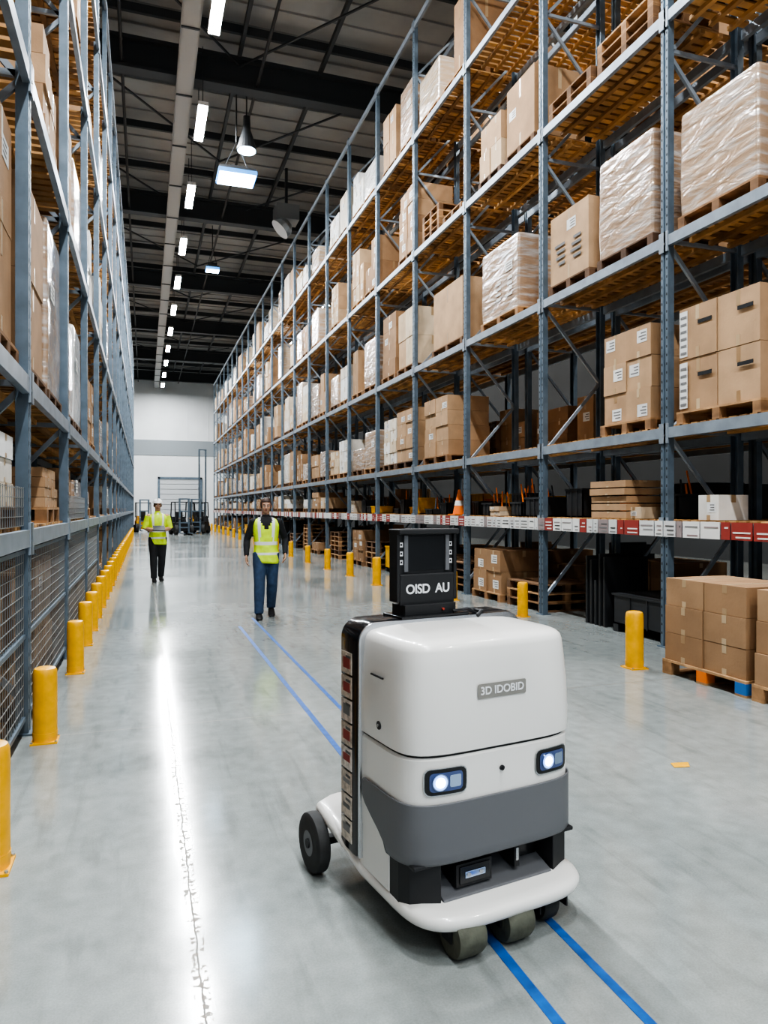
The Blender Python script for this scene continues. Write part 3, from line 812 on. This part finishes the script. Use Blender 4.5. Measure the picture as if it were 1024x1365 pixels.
def person(name,loc,rz,sc,P,pal,helmet=False,tablet=False,sleeve=True):
    root=empty(name,loc,rz); root.scale=(sc,sc,sc)
    mb=MB(); bones=[]
    sk='skin'
    def hring(z,a,b_,cy=0,n=20): return [(a*math.cos(2*math.pi*k/n),cy+b_*math.sin(2*math.pi*k/n),z) for k in range(n)]
    mb.loft([hring(.84,.12,.09),hring(.90,.175,.12),hring(.98,.17,.118),hring(1.08,.148,.10),hring(1.2,.16,.11),hring(1.32,.18,.118),hring(1.40,.175,.10),hring(1.45,.12,.075),hring(1.48,.065,.06)],sk)
    mb.tube([(0,.01,1.42),(0,.0,1.58)],[.06,.052],sk,16)
    for s_ in(-1,1):
        h,k,a=[Vector(v) for v in P['leg'+('L' if s_<0 else 'R')]]
        mb.tube([h+Vector((0,0,.03)),h.lerp(k,.35),h.lerp(k,.8),k,k.lerp(a,.3),k.lerp(a,.75),a+Vector((0,0,.0)),a-Vector((0,0,.03))],[(.108,.108),(.104,.106),(.086,.088),(.080,.082),(.080,.084),(.070,.072),(.068,.070),(.068,.07)],sk,16)
        bones.append((h,k,.10,'leg')); bones.append((k,a,.075,'leg')); bones.append((a,a-Vector((0,0,.05)),.06,'leg'))
        sh,e,w=[Vector(v) for v in P['arm'+('L' if s_<0 else 'R')]]
        mb.ell(sh,(.062,.062,.06),sk)
        mb.tube([sh,sh.lerp(e,.4),e,e.lerp(w,.35),e.lerp(w,.85),w],[.060,.058,.052,.050,.040,.028 if not sleeve else .038],sk,14,ref=Vector((0,1,0)))
        bones.append((sh,e,.055,'uarm')); bones.append((e,w,.045,'farm'))
    bones+= [(Vector((0,0,.93)),Vector((0,0,.99)),.15,'leg'),(Vector((0,0,1.08)),Vector((0,0,1.38)),.15,'torso'),(Vector((0,0,1.50)),Vector((0,0,1.58)),.055,'neck')]
    def cls(c):
        best=None;bd=9
        for p,q,r,l in bones:
            t=max(0,min(1,(c-p).dot(q-p)/max(1e-6,(q-p).length_squared))); d=(c-p.lerp(q,t)).length-r
            if d<bd: bd=d;best=l
        return pal[best]
    remeshed(mb,'body',.013,root,cls,sorted(set(pal.values())),4)
    mb=MB(); n=48; rows=[(.80,.190,.14),(.84,.192,.142),(.90,.190,.140),(.92,.189,.139),(.955,.186,.137),(.96,.184,.136),(1.02,.174,.130),(1.06,.170,.126),(1.065,.170,.126),(1.115,.170,.126),(1.12,.170,.126),(1.18,.178,.129),(1.25,.188,.134),(1.30,.194,.136),(1.35,.198,.132),(1.39,.198,.122),(1.42,.184,.107),(1.445,.15,.092),(1.46,.118,.08),(1.475,.085,.07)]
    rings=[[Vector((a*math.copysign(abs(math.cos(2*math.pi*k/n))**.9,math.cos(2*math.pi*k/n)),b_*math.sin(2*math.pi*k/n)*(1+.02*math.sin(9*math.pi*2*k/n+z*30)),z+.03*(z<.85)*math.sin(2*math.pi*k/n*2)*.3)) for k in range(n)] for z,a,b_ in rows]
    for i in range(len(rings)-1):
        for k in range(n):
            q=[rings[i][k],rings[i][(k+1)%n],rings[i+1][(k+1)%n],rings[i+1][k]]; c=sum(q,Vector())/4
            m='hivis'
            if 0.92<c.z<.957 or 1.063<c.z<1.116: m='reflect'
            if c.z>1.116 and .085<abs(c.x)<.118: m='reflect'
            if c.y<0 and abs(c.x)<(c.z-1.24)*.42 and not helmet: m='blackcloth'
            if c.y<0 and abs(c.x)<.012: m='blackcloth' if not helmet else 'reflect'
            mb.add(q,[(0,1,2,3)],m)
    ob=mb.build('hi_vis_vest',root,smooth=True); so=ob.modifiers.new('s','SOLIDIFY'); so.thickness=.008; so.offset=-1
    if helmet:
        mb=MB()
        for s_ in 'LR':
            sh,e,w=[Vector(v) for v in P['arm'+s_]]
            mb.tube([sh+Vector((0,0,.01)),sh.lerp(e,.5),sh.lerp(e,.98)],[.074,.071,.067],'hivis',16,ref=Vector((0,1,0)))
        mb.build('short_sleeves',root,smooth=True)
    mb=MB()
    mb.ell((0,.008,1.655),(.077,.097,.10),sk,20,14); mb.ell((0,-.022,1.60),(.06,.066,.078),sk,18,12); mb.ell((0,-.055,1.548),(.026,.026,.02),sk)
    mb.tube([(0,-.082,1.655),(0,-.098,1.63),(0,-.112,1.607),(0,-.09,1.598)],[.009,.012,.016,.012],sk,10)
    for s_ in(-1,1):
        mb.ell((s_*.079,.012,1.633),(.012,.02,.033),sk,10,8); mb.ell((s_*.036,-.068,1.612),(.022,.02,.02),sk,10,8)
        mb.ell((s_*.03,-.082,1.66),(.024,.012,.008),sk,10,6)
    mb.tube([(0,.01,1.50),(0,0,1.60)],[.052,.052],sk,14)
    remeshed(mb,'head',.006,root,None,['skin'],2)
    mb=MB()
    for s_ in(-1,1):
        mb.ell((s_*.031,-.082,1.638),(.014,.009,.008),'eyew',12,8); mb.ell((s_*.031,-.089,1.638),(.006,.004,.006),'hair',8,6)
        mb.beam((s_*.014,-.096,1.658),(s_*.046,-.088,1.66),.008,.008,'hair')
    mb.tube([(-.024,-.083,1.578),(0,-.094,1.576),(.024,-.083,1.578)],[.004,.008,.004],'lip',8)
    mb.build('face_features',root,smooth=True)
    mb=MB()
    mb.ell((0,.014,1.662),(.084,.102,.104),'hair',28,20,test=lambda x,y,z: (y>-.045 and z>1.60-.0*y) or z>1.695)
    mb.build('hair',root,smooth=True).modifiers.new('s','SOLIDIFY').thickness=.008
    if helmet:
        mb=MB(); mb.ell((0,.005,1.69),(.108,.128,.10),'helmet',28,20,test=lambda x,y,z:z>1.69)
        mb.loft([[((.108+o)*math.cos(2*math.pi*k/28),.005+(.128+o+(.035 if math.sin(2*math.pi*k/28)<0 else 0)*abs(math.sin(2*math.pi*k/28)))*math.sin(2*math.pi*k/28),z) for k in range(28)] for o,z in((0,1.694),(.015,1.688),(.014,1.684),(-.002,1.688))],'helmet',False,False)
        mb.box(-.012,.012,-.11,.12,1.775,1.795,'helmet')
        mb.build('hard_hat',root,smooth=True)
    for s_,nm in((-1,'L'),(1,'R')):
        sh,e,w=[Vector(v) for v in P['arm'+nm]]
        nr=Vector((-s_,-.2,0)) if not tablet else Vector((0,.3,1))
        hand(root,w,w-e,nr,s_*(1 if not tablet else -1),'hand_'+nm)
    mb=MB()
    for nm,pt in(('L',P.get('pL',0)),('R',P.get('pR',0))):
        a=Vector(P['leg'+nm][2]); shoe(mb,a.x,a.y-.01,P.get('z'+nm,0),pitch=pt)
    mb.build('shoes',root,smooth=True)
    if tablet:
        mb=MB(); mb.box(-.12,.12,-.012,.012,-.08,.08,'rmatt'); mb.box(-.11,.11,.012,.0135,-.07,.07,'lampdim'); o=mb.build('tablet',root,bevel=.004,loc=(0,-.33,1.15),rot=(-.9,0,0))
    return root
person('worker_in_hi_vis_vest',(1.70,10.55,0),math.radians(-6),1.0,
 dict(legL=[(-.088,0,.92),(-.10,-.11,.51),(-.11,-.16,.10)],legR=[(.088,0,.92),(.09,.0,.50),(.085,.17,.14)],pR=.32,zR=.0,
      armL=[(-.185,0,1.40),(-.275,.07,1.14),(-.285,-.03,.905)],armR=[(.185,0,1.40),(.29,.09,1.15),(.275,-.07,.93)]),
 dict(leg='jeans',uarm='blackcloth',farm='blackcloth',torso='blackcloth',neck='skin'))
person('worker_in_hard_hat',(.27,16.5,0),math.radians(4),1.02,
 dict(legL=[(-.088,0,.92),(-.09,-.08,.51),(-.085,-.10,.10)],legR=[(.088,0,.92),(.085,-.01,.50),(.075,.10,.12)],pR=.2,
      armL=[(-.185,0,1.40),(-.26,.03,1.14),(-.11,-.20,1.11)],armR=[(.185,0,1.40),(.26,.03,1.14),(.11,-.20,1.11)]),
 dict(leg='blackcloth',uarm='skin',farm='skin',torso='hivis',neck='skin'),helmet=True,tablet=True,sleeve=False)

# ------------------------------------------------------------------ far vehicles
def forklift(x,y,rz,s=1.0,tall=2.2,col='dark'):
    mb=MB()
    mb.loft([[(-.5,-.6,z),(.5,-.6,z),(.5,.8,z),(.35,1.05,z),(-.35,1.05,z),(-.5,.8,z)] for z in(.2,.75)],col)
    mb.loft([[(-.45,.5,.75),(.45,.5,.75),(.45,.95,.75),(-.45,.95,.75)],[(-.4,.55,1.1),(.4,.55,1.1),(.4,.85,1.1),(-.4,.85,1.1)]],col)
    for sx in(-.46,.46):
        mb.beam((sx,-.45,.7),(sx,-.3,2.0),.06,.06,'dark'); mb.beam((sx,.75,1.0),(sx,.6,2.0),.06,.06,'dark'); mb.beam((sx,-.3,2.0),(sx,.6,2.0),.06,.06,'dark')
        mb.cyl((sx,-.55,.3),.3,.2,'x','rubberdk',20); mb.cyl((sx,.7,.24),.24,.2,'x','rubberdk',20)
        mb.box(sx*.6-.05,sx*.6+.05,-.75,-.66,.1,tall,'steel'); mb.box(sx*.5-.06,sx*.5+.06,-1.7,-.75,.08,.13,'steel')
    for i in range(6): mb.box(-.46,.46,-.3+i*.17,-.26+i*.17,1.98,2.03,'dark')
    for z in(.4,.7,1.4,tall-.05): mb.box(-.34,.34,-.76,-.70,z,z+.08,'steel')
    mb.box(-.2,.2,.1,.5,.75,.9,'rmatt'); mb.box(-.2,.2,.45,.55,.9,1.4,'rmatt'); mb.tube([(0,-.3,.8),(0,-.1,1.15)],[.03,.03],'rmatt',8); mb.cyl((0,-.08,1.17),.16,.03,'z','rmatt',16)
    for sx in(-.3,.3): mb.cyl((sx,-.78,1.0),.06,.05,'y','silver',12)
    return mb.build('forklift',loc=(x,y,0),rot=(0,0,rz))
forklift(2.15,46,.2); forklift(3.3,47.5,-.3); forklift(4.0,58,.4,tall=6.2,col='yellow'); forklift(-.1,52,.1,col='yellow')

# ------------------------------------------------------------------ world & camera
w=bpy.data.worlds.new('world'); scene.world=w; w.use_nodes=True
bg=w.node_tree.nodes['Background']; bg.inputs[0].default_value=(.86,.93,1,1); bg.inputs[1].default_value=.8
cam=bpy.data.cameras.new('camera'); co=bpy.data.objects.new('camera',cam); scene.collection.objects.link(co)
co.location=(0,0,1.6); co.rotation_euler=(math.radians(90),0,math.radians(-18.56))
cam.sensor_fit='VERTICAL'; cam.sensor_height=36; cam.lens=950/1365*36; cam.shift_y=-.0033; cam.clip_end=300
scene.camera=co
scene.view_settings.view_transform='AgX'
scene.view_settings.look='AgX - High Contrast'
scene.view_settings.exposure=.28
